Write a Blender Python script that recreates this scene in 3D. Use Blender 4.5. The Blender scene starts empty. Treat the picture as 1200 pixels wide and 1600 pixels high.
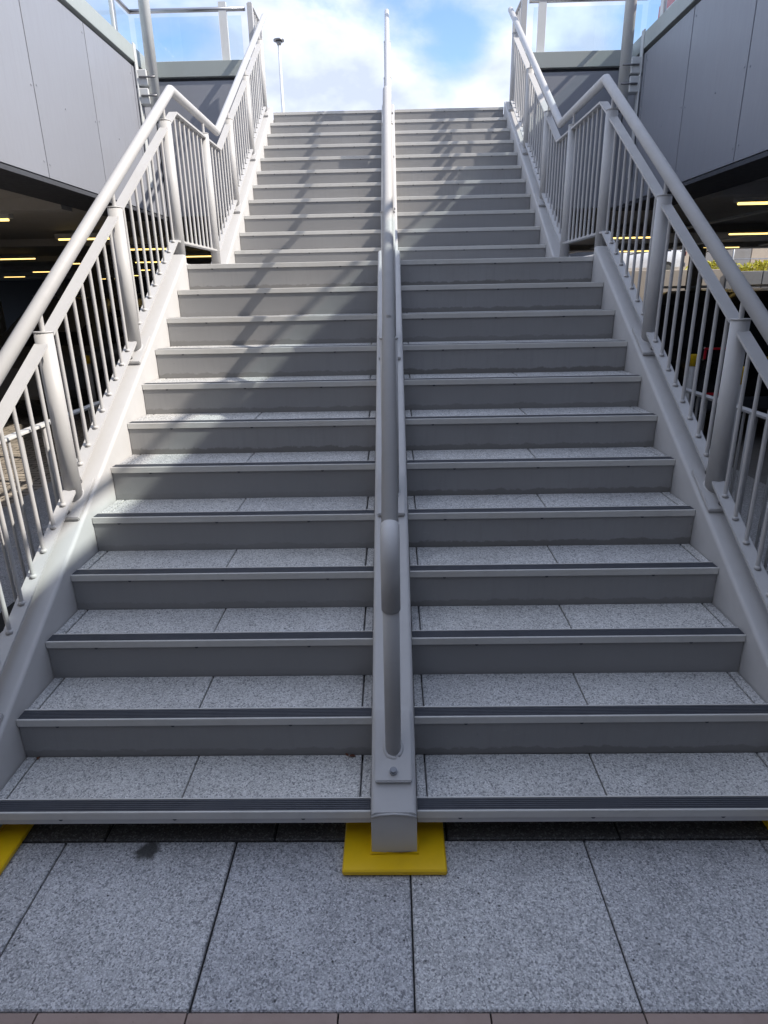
import bpy, bmesh, math, random
from mathutils import Vector, Matrix, noise
random.seed(7)
S = bpy.context.scene
COL = S.collection
R = math.radians

# ------------------------------------------------------------------ camera, light, exposure
cam_d = bpy.data.cameras.new("camera")
cam_d.sensor_fit = 'VERTICAL'
cam_d.sensor_height = 36.0
cam_d.lens = 22.02
cam_d.clip_start = 0.05
cam_d.clip_end = 3000
cam = bpy.data.objects.new("camera", cam_d)
COL.objects.link(cam)
cam.matrix_world = Matrix((
    (0.9997668, 0.0132343, 0.0170641, 0.01569),
    (0.0117009, 0.3321547, -0.9431523, -1.63614),
    (-0.0181498, 0.9431321, 0.3319224, 1.79571),
    (0, 0, 0, 1)))
S.camera = cam

TO_SUN = Vector((1.10, -0.27, 1.0)).normalized()
SUN_EL = math.asin(TO_SUN.z)
SUN_AZ = math.atan2(TO_SUN.x, TO_SUN.y)
SUN_STRENGTH = 2.2
SKY_STRENGTH = 0.1
EXPOSURE = 1.36

world = bpy.data.worlds.new("World")
S.world = world
world.use_nodes = True


def build_world():
    nt = world.node_tree
    N, L = nt.nodes, nt.links
    N.clear()
    out = N.new("ShaderNodeOutputWorld")
    bg = N.new("ShaderNodeBackground")
    bg.inputs["Strength"].default_value = SKY_STRENGTH
    L.new(bg.outputs[0], out.inputs[0])
    sky = N.new("ShaderNodeTexSky")
    sky.sky_type = 'NISHITA'
    sky.sun_disc = False
    sky.sun_elevation = SUN_EL
    sky.sun_rotation = SUN_AZ
    sky.air_density = 1.0
    sky.dust_density = 1.0
    sky.ozone_density = 1.3
    tc = N.new("ShaderNodeTexCoord")
    mp = N.new("ShaderNodeMapping")
    mp.inputs["Scale"].default_value = (1, 1, 1.7)
    mp.inputs["Location"].default_value = (3.1, 0.4, 1.3)
    L.new(tc.outputs["Generated"], mp.inputs[0])
    n1 = N.new("ShaderNodeTexNoise")
    n1.inputs["Scale"].default_value = 3.6
    n1.inputs["Detail"].default_value = 9
    n1.inputs["Roughness"].default_value = 0.56
    n1.inputs["Distortion"].default_value = 0.25
    L.new(mp.outputs[0], n1.inputs["Vector"])
    cur = n1.outputs["Fac"]

    def math_node(op, a, b):
        m = N.new("ShaderNodeMath")
        m.operation = op
        for i, v in enumerate((a, b)):
            if isinstance(v, (int, float)):
                m.inputs[i].default_value = v
            else:
                L.new(v, m.inputs[i])
        return m.outputs[0]
    # banks of cloud and openings seen in the photograph: direction, width, amount
    for d, w, amt in (((0.072, 0.955, 0.290), 0.055, -0.19), ((0.10, 0.947, 0.305), 0.05, -0.08),
                      ((-0.243, 0.923, 0.30), 0.10, -0.16), ((-0.04, 0.961, 0.268), 0.06, 0.16),
                      ((0.012, 0.947, 0.318), 0.05, -0.10), ((-0.16, 0.943, 0.27), 0.05, 0.12),
                      ((0.17, 0.94, 0.25), 0.07, 0.20), ((-0.135, 0.943, 0.305), 0.03, 0.10), ((0.0, 0.97, 0.22), 0.16, 0.16), ((-0.075, 0.942, 0.33), 0.07, -0.13),
                      ((0.25, 0.925, 0.297), 0.07, 0.16)):
        vd = N.new("ShaderNodeVectorMath")
        vd.operation = 'DISTANCE'
        L.new(tc.outputs["Generated"], vd.inputs[0])
        vd.inputs[1].default_value = Vector(d).normalized()
        q = math_node('DIVIDE', vd.outputs["Value"], w)
        q = math_node('MULTIPLY', q, q)
        q = math_node('MULTIPLY', q, -1.0)
        q = math_node('EXPONENT', q, 0.0)
        q = math_node('MULTIPLY', q, amt)
        cur = math_node('ADD', cur, q)
    ramp = N.new("ShaderNodeMapRange")
    ramp.interpolation_type = 'SMOOTHSTEP'
    ramp.inputs["From Min"].default_value = 0.34
    ramp.inputs["From Max"].default_value = 0.60
    L.new(cur, ramp.inputs["Value"])
    n2 = N.new("ShaderNodeTexNoise")
    n2.inputs["Scale"].default_value = 9.5
    n2.inputs["Detail"].default_value = 6
    n2.inputs["Roughness"].default_value = 0.5
    L.new(mp.outputs[0], n2.inputs["Vector"])
    cr = N.new("ShaderNodeValToRGB")
    e = cr.color_ramp.elements
    e[0].position, e[0].color = 0.38, (2.9, 3.25, 4.2, 1)
    e[1].position, e[1].color = 0.70, (4.9, 5.2, 6.0, 1)
    L.new(n2.outputs["Fac"], cr.inputs[0])
    gain = N.new("ShaderNodeMix")
    gain.data_type = 'RGBA'
    gain.blend_type = 'MULTIPLY'
    gain.inputs[0].default_value = 1.0
    L.new(sky.outputs[0], gain.inputs[6])
    gain.inputs[7].default_value = (0.92, 1.01, 1.10, 1)
    mix = N.new("ShaderNodeMix")
    mix.data_type = 'RGBA'
    L.new(ramp.outputs[0], mix.inputs[0])
    L.new(gain.outputs[2], mix.inputs[6])
    L.new(cr.outputs[0], mix.inputs[7])
    L.new(mix.outputs[2], bg.inputs["Color"])


build_world()
sun_d = bpy.data.lights.new("sun", 'SUN')
sun_d.energy = SUN_STRENGTH
sun_d.angle = R(0.53)
sun_d.color = (1.0, 0.925, 0.82)
sun = bpy.data.objects.new("sun", sun_d)
COL.objects.link(sun)
sun.rotation_euler = TO_SUN.to_track_quat('Z', 'Y').to_euler()
sun.location = (40, -8, 40)
S.view_settings.view_transform = 'Standard'
S.view_settings.look = 'None'
S.view_settings.exposure = EXPOSURE
S.view_settings.gamma = 1.0
S.view_settings.use_curve_mapping = False
S.render.engine = 'CYCLES'
S.cycles.max_bounces = 8
S.cycles.transparent_max_bounces = 16
S.cycles.use_denoising = True


# ------------------------------------------------------------------ materials
def new_mat(name):
    m = bpy.data.materials.new(name)
    m.use_nodes = True
    nt = m.node_tree
    return m, nt, nt.nodes["Principled BSDF"]


def pos_node(nt, scale=(1, 1, 1)):
    g = nt.nodes.new("ShaderNodeNewGeometry")
    mp = nt.nodes.new("ShaderNodeMapping")
    mp.inputs["Scale"].default_value = scale
    nt.links.new(g.outputs["Position"], mp.inputs[0])
    return mp.outputs[0]


def noise_node(nt, vec, scale, detail=4, rough=0.55):
    n = nt.nodes.new("ShaderNodeTexNoise")
    n.inputs["Scale"].default_value = scale
    n.inputs["Detail"].default_value = detail
    n.inputs["Roughness"].default_value = rough
    nt.links.new(vec, n.inputs["Vector"])
    return n.outputs["Fac"]


def ramp_node(nt, fac, stops):
    r = nt.nodes.new("ShaderNodeValToRGB")
    els = r.color_ramp.elements
    while len(els) < len(stops):
        els.new(0.5)
    for el, (p, c) in zip(els, stops):
        el.position = p
        el.color = (c[0], c[1], c[2], 1) if hasattr(c, '__len__') else (c, c, c, 1)
    nt.links.new(fac, r.inputs[0])
    return r.outputs[0]


def mixc(nt, a, b, fac, blend='MIX'):
    m = nt.nodes.new("ShaderNodeMix")
    m.data_type = 'RGBA'
    m.blend_type = blend
    for sock, v in ((m.inputs[0], fac), (m.inputs[6], a), (m.inputs[7], b)):
        if isinstance(v, (int, float)):
            sock.default_value = v
        elif isinstance(v, tuple):
            sock.default_value = (v[0], v[1], v[2], 1)
        else:
            nt.links.new(v, sock)
    return m.outputs[2]


def bump(nt, bsdf, height, strength, dist=0.002):
    b = nt.nodes.new("ShaderNodeBump")
    b.inputs["Strength"].default_value = strength
    b.inputs["Distance"].default_value = dist
    nt.links.new(height, b.inputs["Height"])
    nt.links.new(b.outputs[0], bsdf.inputs["Normal"])


def paint(name, col, rough=0.42, dirt=0.12, streak=False, grain=0.03, spec=0.5, tint=(0.32, 0.29, 0.25), objvar=0.0, scuff=0.0, wavy=0.0, base_dirt=False):
    m, nt, b = new_mat(name)
    v = pos_node(nt)
    n1 = noise_node(nt, v, 2.6, 6, 0.65)
    n2 = noise_node(nt, pos_node(nt, (9, 9, 0.8)) if streak else v, 5.0 if streak else 17.0, 5, 0.6)
    c = mixc(nt, col, tuple(x * t * 2.2 for x, t in zip(col, tint)), ramp_node(nt, n1, [(0.45, 0.0), (0.75, dirt)]))
    c = mixc(nt, c, tuple(x * 0.72 for x in col), ramp_node(nt, n2, [(0.5, 0.0), (0.78, dirt * 1.2)]))
    # small chips and scuffs
    n3 = noise_node(nt, v, 60.0, 2, 0.5)
    c = mixc(nt, c, tuple(x * 0.5 for x in col), ramp_node(nt, n3, [(0.72, 0.0), (0.80, min(1, dirt * 1.5))]))
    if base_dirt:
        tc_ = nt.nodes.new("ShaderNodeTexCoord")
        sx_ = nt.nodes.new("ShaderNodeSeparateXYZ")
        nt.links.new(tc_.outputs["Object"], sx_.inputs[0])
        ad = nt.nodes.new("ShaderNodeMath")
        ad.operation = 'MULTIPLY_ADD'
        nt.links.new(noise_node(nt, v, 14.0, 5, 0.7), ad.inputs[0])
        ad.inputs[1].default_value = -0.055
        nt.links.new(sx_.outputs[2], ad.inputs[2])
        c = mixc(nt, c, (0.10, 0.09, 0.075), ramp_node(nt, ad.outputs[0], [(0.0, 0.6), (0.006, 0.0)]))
    if scuff:
        n5 = noise_node(nt, pos_node(nt, (2.2, 2.2, 26)), 6.0, 4, 0.7)
        c = mixc(nt, c, tuple(min(1, x * 1.35) for x in col), ramp_node(nt, n5, [(0.66, 0.0), (0.72, scuff)]))
        n6 = noise_node(nt, pos_node(nt, (9, 9, 30)), 7.0, 3, 0.6)
        c = mixc(nt, c, tuple(x * 0.45 for x in col), ramp_node(nt, n6, [(0.71, 0.0), (0.76, scuff)]))
    if objvar:
        oi = nt.nodes.new("ShaderNodeObjectInfo")
        c = mixc(nt, c, tuple(x * (1 - objvar) for x in col), oi.outputs["Random"])
    nt.links.new(c, b.inputs["Base Color"])
    rr = ramp_node(nt, n2, [(0.3, rough * 0.85), (0.8, min(1, rough * 1.3))])
    nt.links.new(rr, b.inputs["Roughness"])
    b.inputs["Specular IOR Level"].default_value = spec
    if wavy:
        bump(nt, b, noise_node(nt, v, 1.3, 2), wavy, 0.03)
    elif grain:
        bump(nt, b, noise_node(nt, v, 220.0, 2), grain, 0.001)
    return m


def plain(name, col, rough=0.5, metal=0.0, spec=0.5):
    m, nt, b = new_mat(name)
    v = pos_node(nt)
    n = noise_node(nt, v, 6.0, 5, 0.6)
    c = mixc(nt, col, tuple(x * 0.7 for x in col), ramp_node(nt, n, [(0.4, 0.0), (0.8, 0.6)]))
    nt.links.new(c, b.inputs["Base Color"])
    b.inputs["Roughness"].default_value = rough
    b.inputs["Metallic"].default_value = metal
    b.inputs["Specular IOR Level"].default_value = spec
    return m


def aggregate(name, base, light, dark, var=0.10, damp=None):
    """exposed-aggregate concrete: pale and dark chips in a grey matrix, a few pits"""
    m, nt, b = new_mat(name)
    v = pos_node(nt)

    def vor(scale):
        t = nt.nodes.new("ShaderNodeTexVoronoi")
        t.inputs["Scale"].default_value = scale
        nt.links.new(v, t.inputs["Vector"])
        return t
    big = noise_node(nt, v, 1.7, 5, 0.6)
    mid = noise_node(nt, v, 9.0, 4, 0.6)
    c = mixc(nt, base, tuple(x * 0.78 for x in base), ramp_node(nt, big, [(0.40, 0.0), (0.70, 0.8)]))
    c = mixc(nt, c, tuple(x * 1.18 for x in base), ramp_node(nt, mid, [(0.45, 0.0), (0.75, 0.7)]))
    t1 = vor(185.0)
    sep = nt.nodes.new("ShaderNodeSeparateColor")
    nt.links.new(t1.outputs["Color"], sep.inputs[0])
    t2 = vor(300.0)
    sep2 = nt.nodes.new("ShaderNodeSeparateColor")
    nt.links.new(t2.outputs["Color"], sep2.inputs[0])
    c = mixc(nt, c, ramp_node(nt, sep2.outputs[0], [(0.0, 0.45), (0.25, 0.78), (0.6, 1.0), (0.85, 1.15), (1.0, 1.6)]), 0.85, 'MULTIPLY')
    c = mixc(nt, c, light, ramp_node(nt, sep.outputs[0], [(0.80, 0.0), (0.84, 0.65), (1.0, 0.95)]))
    c = mixc(nt, c, dark, ramp_node(nt, sep.outputs[1], [(0.80, 0.0), (0.86, 0.6), (1.0, 0.9)]))
    t3 = vor(34.0)
    sep3 = nt.nodes.new("ShaderNodeSeparateColor")
    nt.links.new(t3.outputs["Color"], sep3.inputs[0])
    pit = nt.nodes.new("ShaderNodeMath")
    pit.operation = 'MULTIPLY'
    nt.links.new(ramp_node(nt, t3.outputs["Distance"], [(0.06, 1.0), (0.17, 0.0)]), pit.inputs[0])
    nt.links.new(ramp_node(nt, sep3.outputs[0], [(0.80, 0.0), (0.90, 1.0)]), pit.inputs[1])
    c = mixc(nt, c, (0.025, 0.025, 0.028), pit.outputs[0])
    # stains
    st = noise_node(nt, v, 3.3, 7, 0.7)
    c = mixc(nt, c, tuple(x * 0.5 for x in base), ramp_node(nt, st, [(0.58, 0.0), (0.78, 0.35)]))
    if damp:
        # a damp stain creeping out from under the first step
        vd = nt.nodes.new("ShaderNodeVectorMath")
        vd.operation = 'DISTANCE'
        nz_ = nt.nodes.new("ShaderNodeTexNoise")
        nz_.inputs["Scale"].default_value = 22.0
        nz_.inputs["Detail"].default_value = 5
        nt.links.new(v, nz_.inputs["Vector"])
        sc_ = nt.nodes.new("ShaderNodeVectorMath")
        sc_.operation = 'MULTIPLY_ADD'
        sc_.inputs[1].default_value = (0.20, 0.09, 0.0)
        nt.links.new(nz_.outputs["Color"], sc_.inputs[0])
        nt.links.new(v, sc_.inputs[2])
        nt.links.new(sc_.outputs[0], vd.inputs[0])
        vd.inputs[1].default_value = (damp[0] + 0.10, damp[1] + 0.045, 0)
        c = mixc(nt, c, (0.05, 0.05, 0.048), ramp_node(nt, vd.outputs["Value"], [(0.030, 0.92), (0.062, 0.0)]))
    oi = nt.nodes.new("ShaderNodeObjectInfo")
    c = mixc(nt, c, ramp_node(nt, oi.outputs["Random"], [(0.0, (1.04, 1.03, 1.01)), (1.0, (1 - var, 1 - var, 1 - var * 0.9))]), 1.0, 'MULTIPLY')
    nt.links.new(c, b.inputs["Base Color"])
    b.inputs["Roughness"].default_value = 0.58
    b.inputs["Specular IOR Level"].default_value = 0.5
    bump(nt, b, t1.outputs["Distance"], 0.5, 0.003)
    return m


def glass_mat(name, tint):
    m, nt, b = new_mat(name)
    out = nt.nodes["Material Output"]
    tr = nt.nodes.new("ShaderNodeBsdfTransparent")
    tr.inputs[0].default_value = (*tint, 1)
    gl = nt.nodes.new("ShaderNodeBsdfGlossy")
    gl.inputs["Roughness"].default_value = 0.02
    fr = nt.nodes.new("ShaderNodeFresnel")
    fr.inputs[0].default_value = 1.45
    mx = nt.nodes.new("ShaderNodeMixShader")
    ge = nt.nodes.new("ShaderNodeNewGeometry")
    fm = nt.nodes.new("ShaderNodeMath")          # only the face that light enters mirrors, a thin sheet does not trap light
    fm.operation = 'SUBTRACT'
    fm.use_clamp = True
    nt.links.new(fr.outputs[0], fm.inputs[0])
    nt.links.new(ge.outputs["Backfacing"], fm.inputs[1])
    nt.links.new(fm.outputs[0], mx.inputs[0])
    nt.links.new(tr.outputs[0], mx.inputs[1])
    nt.links.new(gl.outputs[0], mx.inputs[2])
    nt.links.new(mx.outputs[0], out.inputs[0])
    return m


def emit(name, col, strength):
    m, nt, b = new_mat(name)
    b.inputs["Base Color"].default_value = (*col, 1)
    b.inputs["Emission Color"].default_value = (*col, 1)
    b.inputs["Emission Strength"].default_value = strength
    return m


M_PAINT = paint("light_grey_steel_paint", (0.545, 0.54, 0.54), 0.50, 0.14, spec=0.4)
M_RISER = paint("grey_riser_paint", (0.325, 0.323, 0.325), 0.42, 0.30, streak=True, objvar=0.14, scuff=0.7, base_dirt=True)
M_ALU = paint("nosing_aluminium", (0.66, 0.65, 0.625), 0.38, 0.25, spec=0.6)
M_GRIP = paint("dark_grip_strip", (0.060, 0.065, 0.080), 0.55, 0.3)
M_SLAB = aggregate("tread_concrete", (0.58, 0.58, 0.575), (0.66, 0.66, 0.65), (0.20, 0.205, 0.215))
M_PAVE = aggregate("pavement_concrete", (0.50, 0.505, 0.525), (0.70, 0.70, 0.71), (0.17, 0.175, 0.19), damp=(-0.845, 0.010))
M_PAVE_SHADE = aggregate("shaded_pavement_concrete", (0.09, 0.088, 0.085), (0.20, 0.20, 0.20), (0.04, 0.04, 0.042))  # pavement copy with the deep shade under the steps put into its colour
M_JOINT = plain("joint_dirt", (0.03, 0.03, 0.03), 0.9)
M_YELLOW = paint("yellow_safety_paint", (0.86, 0.545, 0.004), 0.40, 0.22, tint=(0.30, 0.26, 0.4))
M_BOLT = plain("zinc_bolt", (0.22, 0.22, 0.23), 0.4, 0.8)
M_PANEL = paint("slate_grey_cladding", (0.305, 0.318, 0.362), 0.40, 0.16, streak=True, objvar=0.08, wavy=0.25)
M_COPING = paint("pale_green_coping", (0.385, 0.42, 0.41), 0.38, 0.10, streak=True)
M_GALV = paint("galvanised_steel", (0.66, 0.68, 0.69), 0.42, 0.3, spec=0.7)
M_WHITE = paint("white_paint", (0.74, 0.74, 0.73), 0.35, 0.10)
M_STAINLESS = plain("brushed_stainless", (0.45, 0.45, 0.47), 0.28, 0.9)
M_CEIL = paint("car_park_soffit", (0.50, 0.49, 0.48), 0.6, 0.3)
M_CONC = paint("grey_concrete", (0.26, 0.255, 0.25), 0.8, 0.4)
M_DARKWALL = paint("dark_wall", (0.07, 0.075, 0.09), 0.8, 0.3)
M_KERB = paint("brown_kerb_stone", (0.38, 0.285, 0.25), 0.75, 0.45, grain=0.3, objvar=0.15)
M_GLASS = glass_mat("clear_glass", (0.90, 0.955, 0.97))
M_LAMP = emit("warm_tube", (1.0, 0.72, 0.24), 0.95)
M_BLACK = plain("black_car_paint", (0.008, 0.008, 0.010), 0.15, 0.0, 0.6)
M_CARWHITE = plain("white_car_paint", (0.72, 0.73, 0.75), 0.2)
M_CARGREY = plain("grey_car_paint", (0.16, 0.165, 0.18), 0.2)
M_CARGLASS = plain("dark_car_glass", (0.012, 0.014, 0.018), 0.05, 0.0, 0.8)
M_TYRE = plain("tyre_rubber", (0.015, 0.015, 0.015), 0.8)
M_RIM = plain("alloy_rim", (0.25, 0.25, 0.26), 0.3, 0.8)
M_REDLAMP = emit("tail_lamp", (0.35, 0.008, 0.02), 0.03)
M_PLATE = plain("yellow_plate", (0.62, 0.42, 0.02), 0.4)
M_RED = paint("red_barrier_plastic", (0.58, 0.05, 0.03), 0.4, 0.2)
M_ORANGE = paint("orange_barrier_plastic", (0.75, 0.20, 0.03), 0.4, 0.2)
M_BEIGE = paint("beige_wall", (0.48, 0.41, 0.33), 0.8, 0.3, streak=True)
M_MOSS = plain("dark_moss", (0.02, 0.021, 0.017), 0.95)
M_LEAF = plain("dead_leaf", (0.13, 0.05, 0.025), 0.8)
M_SHRUB = plain("yellow_green_leaf", (0.48, 0.44, 0.03), 0.6)


def ground_mat():
    m, nt, b = new_mat("asphalt")
    v = pos_node(nt)
    n = noise_node(nt, v, 90.0, 3)
    n2 = noise_node(nt, v, 0.8, 6, 0.65)
    c = ramp_node(nt, n, [(0.3, (0.045, 0.046, 0.05)), (0.7, (0.10, 0.10, 0.105))])
    c = mixc(nt, c, (0.035, 0.034, 0.033), ramp_node(nt, n2, [(0.45, 0.0), (0.7, 0.7)]))
    nt.links.new(c, b.inputs["Base Color"])
    b.inputs["Roughness"].default_value = 0.85
    bump(nt, b, n, 0.4, 0.003)
    return m


M_GROUND = ground_mat()


# ------------------------------------------------------------------ mesh helpers
class MB:
    def __init__(self):
        self.v, self.f, self.s = [], [], []

    def add(self, vs, fs, smooth=False):
        o = len(self.v)
        self.v += [tuple(p) for p in vs]
        self.f += [tuple(i + o for i in q) for q in fs]
        self.s += [smooth] * len(fs)

    def box(self, x0, x1, y0, y1, z0, z1, bev=0.0):
        if bev <= 0:
            vs = [(x, y, z) for z in (z0, z1) for y in (y0, y1) for x in (x0, x1)]
            self.add(vs, [(0, 2, 3, 1), (4, 5, 7, 6), (0, 1, 5, 4), (2, 6, 7, 3), (0, 4, 6, 2), (1, 3, 7, 5)])
            return
        bm = bmesh.new()
        bmesh.ops.create_cube(bm, size=1.0)
        for w in bm.verts:
            w.co = Vector(((x0 + x1) / 2 + w.co.x * (x1 - x0), (y0 + y1) / 2 + w.co.y * (y1 - y0), (z0 + z1) / 2 + w.co.z * (z1 - z0)))
        bmesh.ops.bevel(bm, geom=list(bm.edges), offset=bev, segments=1, affect='EDGES')
        bm.verts.index_update()
        self.add([w.co for w in bm.verts], [[w.index for w in f.verts] for f in bm.faces])
        bm.free()

    def tube(self, pts, r, n=14, caps=True, r2=None):
        pts = [Vector(p) for p in pts]
        rings = []
        for i, p in enumerate(pts):
            if i == 0:
                t = (pts[1] - p).normalized()
            elif i == len(pts) - 1:
                t = (p - pts[i - 1]).normalized()
            else:
                a, b = (p - pts[i - 1]).normalized(), (pts[i + 1] - p).normalized()
                t = (a + b).normalized()
            ref = Vector((1, 0, 0)) if abs(t.x) < 0.9 else Vector((0, 1, 0))
            u = t.cross(ref).normalized()
            w = t.cross(u).normalized()
            k = 1.0
            if 0 < i < len(pts) - 1:
                k = 1.0 / max(0.35, t.dot(b))
            rr = r if r2 is None else r + (r2 - r) * i / (len(pts) - 1)
            # stretch in the bend plane only
            ring = []
            bend = None
            if 0 < i < len(pts) - 1 and k > 1.0001:
                bend = (a - b)
                bend = (bend - t * bend.dot(t))
                bend = bend.normalized() if bend.length > 1e-6 else None
            for j in range(n):
                an = 2 * math.pi * j / n
                off = (u * math.cos(an) + w * math.sin(an)) * rr
                if bend is not None:
                    off += bend * off.dot(bend) * (k - 1)
                ring.append(p + off)
            rings.append(ring)
        vs = [q for ring in rings for q in ring]
        fs = []
        for i in range(len(rings) - 1):
            for j in range(n):
                fs.append((i * n + j, i * n + (j + 1) % n, (i + 1) * n + (j + 1) % n, (i + 1) * n + j))
        self.add(vs, fs, True)
        if caps:
            self.add(rings[0], [tuple(range(n))])
            self.add(rings[-1], [tuple(reversed(range(n)))])

    def prism(self, poly, axis, a0, a1, smooth=False):
        """polygon in the two other axes, extruded along axis ('x': poly=(y,z); 'y': (x,z); 'z': (x,y))"""
        def pt(p, a):
            return {'x': (a, p[0], p[1]), 'y': (p[0], a, p[1]), 'z': (p[0], p[1], a)}[axis]
        n = len(poly)
        vs = [pt(p, a0) for p in poly] + [pt(p, a1) for p in poly]
        fs = [(i, (i + 1) % n, n + (i + 1) % n, n + i) for i in range(n)]
        self.add(vs, fs, smooth)
        self.add(vs, [tuple(reversed(range(n))), tuple(range(n, 2 * n))])

    def strip(self, stations, sect, smooth_sides=True):
        """stations: (y, z) list; sect: list of (x, h) closed, swept with vertical sections"""
        n = len(sect)
        vs = []
        for st in stations:
            y, z = st[0], st[1]
            for (x, h) in sect:
                vs.append((x, y, z + h))
        fs = []
        for i in range(len(stations) - 1):
            for j in range(n):
                fs.append((i * n + j, i * n + (j + 1) % n, (i + 1) * n + (j + 1) % n, (i + 1) * n + j))
        self.add(vs, fs)
        m = (len(stations) - 1) * n
        self.add(vs, [tuple(range(n)), tuple(range(m, m + n))[::-1]])


def fix_normals(me):
    bm = bmesh.new()
    bm.from_mesh(me)
    bmesh.ops.remove_doubles(bm, verts=bm.verts, dist=1e-5)
    bmesh.ops.recalc_face_normals(bm, faces=bm.faces)
    bm.to_mesh(me)
    bm.free()


def to_mesh(name, mb, mat, fix=True):
    me = bpy.data.meshes.new(name)
    me.from_pydata(mb.v, [], mb.f)
    for p, s in zip(me.polygons, mb.s):
        p.use_smooth = s
    if fix:
        fix_normals(me)
    if mat is not None:
        me.materials.append(mat)
    return me


def wloc(o):
    v = Vector((0, 0, 0))
    while o is not None:
        v += o.location
        o = o.parent
    return v


def put(name, me, parent=None, at=(0, 0, 0), rot=None):
    """link a mesh; 'at' is a place in the world (or in the root's own frame)"""
    o = bpy.data.objects.new(name, me)
    COL.objects.link(o)
    o.parent = parent
    o.location = Vector(at) - (wloc(parent) if parent else Vector((0, 0, 0)))
    if rot is not None:
        o.rotation_euler = rot
    return o


def part(name, mb, mat, parent=None, fix=True):
    return put(name, to_mesh(name, mb, mat, fix), parent)


def thing(name, label, cat, loc=(0, 0, 0), group=None):
    o = bpy.data.objects.new(name, None)
    o.empty_display_size = 0.2
    COL.objects.link(o)
    o.location = loc
    o["label"] = label
    o["category"] = cat
    if group:
        o["group"] = group
    return o


def tag(o, label, cat, group=None):
    o["label"] = label
    o["category"] = cat
    if group:
        o["group"] = group
    return o


def struct(o):
    o["kind"] = "structure"
    return o


# ------------------------------------------------------------------ stair dimensions (metres)
RISE, GO, Z1 = 0.16664, 0.27068, 0.163
YU, RU, GU = 4.42, 0.17006, 0.26888
Z12 = Z1 + 11 * RISE
ZTOP = Z12 + 11 * RU
XS = 1.3905          # inner face of the side stringers
XC = 0.078           # edge of the centre stringer side of each flight
XR = 1.468           # line of the railings


def zl(y):           # nosing line, lower flight
    return Z1 + RISE / GO * y


def zu(y):           # nosing line, upper flight
    return Z12 + RU + RU / GU * (y - YU)


def nosing_yz(k):
    if k <= 12:
        return (k - 1) * GO, Z1 + (k - 1) * RISE
    j = k - 12
    return YU + (j - 1) * GU, Z12 + j * RU


# ------------------------------------------------------------------ ground, pavement, kerb
g = MB()
g.add([(-300, -300, -0.06), (300, -300, -0.06), (300, 300, -0.06), (-300, 300, -0.06)], [(0, 1, 2, 3)])
struct(part("ground", g, M_GROUND))
bed = MB()
bed.box(-2.4, 2.4, -0.515, 9.0, -0.05, -0.012)
for sx_ in (-1, 1):
    fl = MB()
    fl.box(*sorted((sx_ * 3.61, sx_ * 27.8)), -7.8 if sx_ > 0 else 12.01, 18.0 if sx_ > 0 else 35.9, -0.059, -0.05)
    struct(part("car_park_floor", fl, M_CONC))
pavement = struct(part("pavement", bed, M_JOINT))
# slab rows: the front row the stair stands on, then rows going under the stair
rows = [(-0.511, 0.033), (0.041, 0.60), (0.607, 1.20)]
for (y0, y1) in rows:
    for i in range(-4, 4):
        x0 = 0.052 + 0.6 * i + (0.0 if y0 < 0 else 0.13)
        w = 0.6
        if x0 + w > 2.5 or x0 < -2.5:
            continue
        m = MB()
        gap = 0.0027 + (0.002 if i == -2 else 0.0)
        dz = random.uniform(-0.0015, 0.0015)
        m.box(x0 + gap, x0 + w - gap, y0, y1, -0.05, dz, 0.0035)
        part("paving_slab", m, M_PAVE if y0 < 0 else M_PAVE_SHADE, pavement)
kb = MB()
kb.box(-2.4, 2.4, -0.70, -0.517, -0.055, -0.022)
kerb = struct(part("kerb", kb, M_JOINT))
for i in range(-6, 6):
    x0 = 0.250 + 0.4005 * i
    prof = [(-0.5145, -0.05), (-0.5145, -0.004), (-0.519, 0.001), (-0.540, 0.002), (-0.566, -0.001), (-0.586, -0.009),
            (-0.600, -0.026), (-0.601, -0.05)]
    m = MB()
    m.prism(prof, 'x', x0 + 0.0025, x0 + 0.398)
    part("kerb_stone", m, M_KERB, kerb)
    m = MB()
    m.box(x0 + 0.0025, x0 + 0.398, -0.70, -0.604, -0.05, -0.024, 0.004)
    part("kerb_stone", m, M_KERB, kerb)


def brick_floor(name, c1, c2, mortar):
    m, nt, b = new_mat(name)
    v = pos_node(nt)
    t = nt.nodes.new("ShaderNodeTexBrick")
    t.inputs["Color1"].default_value = (*c1, 1)
    t.inputs["Color2"].default_value = (*c2, 1)
    t.inputs["Mortar"].default_value = (*mortar, 1)
    t.inputs["Scale"].default_value = 1.0
    t.inputs["Brick Width"].default_value = 0.20
    t.inputs["Row Height"].default_value = 0.10
    t.inputs["Mortar Size"].default_value = 0.008
    nt.links.new(v, t.inputs["Vector"])
    n = noise_node(nt, v, 1.2, 6, 0.7)
    c = mixc(nt, t.outputs["Color"], (0.05, 0.045, 0.04), ramp_node(nt, n, [(0.45, 0.0), (0.75, 0.6)]))
    nt.links.new(c, b.inputs["Base Color"])
    b.inputs["Roughness"].default_value = 0.85
    return m


M_BLOCK = brick_floor("block_paving", (0.50, 0.44, 0.37), (0.42, 0.37, 0.31), (0.06, 0.055, 0.05))
m = MB()
m.box(-7.6, -3.61, -6.0, 12.0, -0.07, -0.035)
struct(part("side_path", m, M_BLOCK))
m = MB()
m.box(-3.60, -2.42, -6.0, 12.0, -0.07, -0.030)
struct(part("side_pavement", m, M_PAVE))
m = MB()
m.box(2.42, 3.60, -6.0, 12.0, -0.07, -0.030)
struct(part("side_pavement", m, M_PAVE))

# ------------------------------------------------------------------ the staircase
stair = thing("staircase", "grey steel double staircase with concrete treads rising to the upper deck", "staircase", (0, 0, 0))


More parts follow.
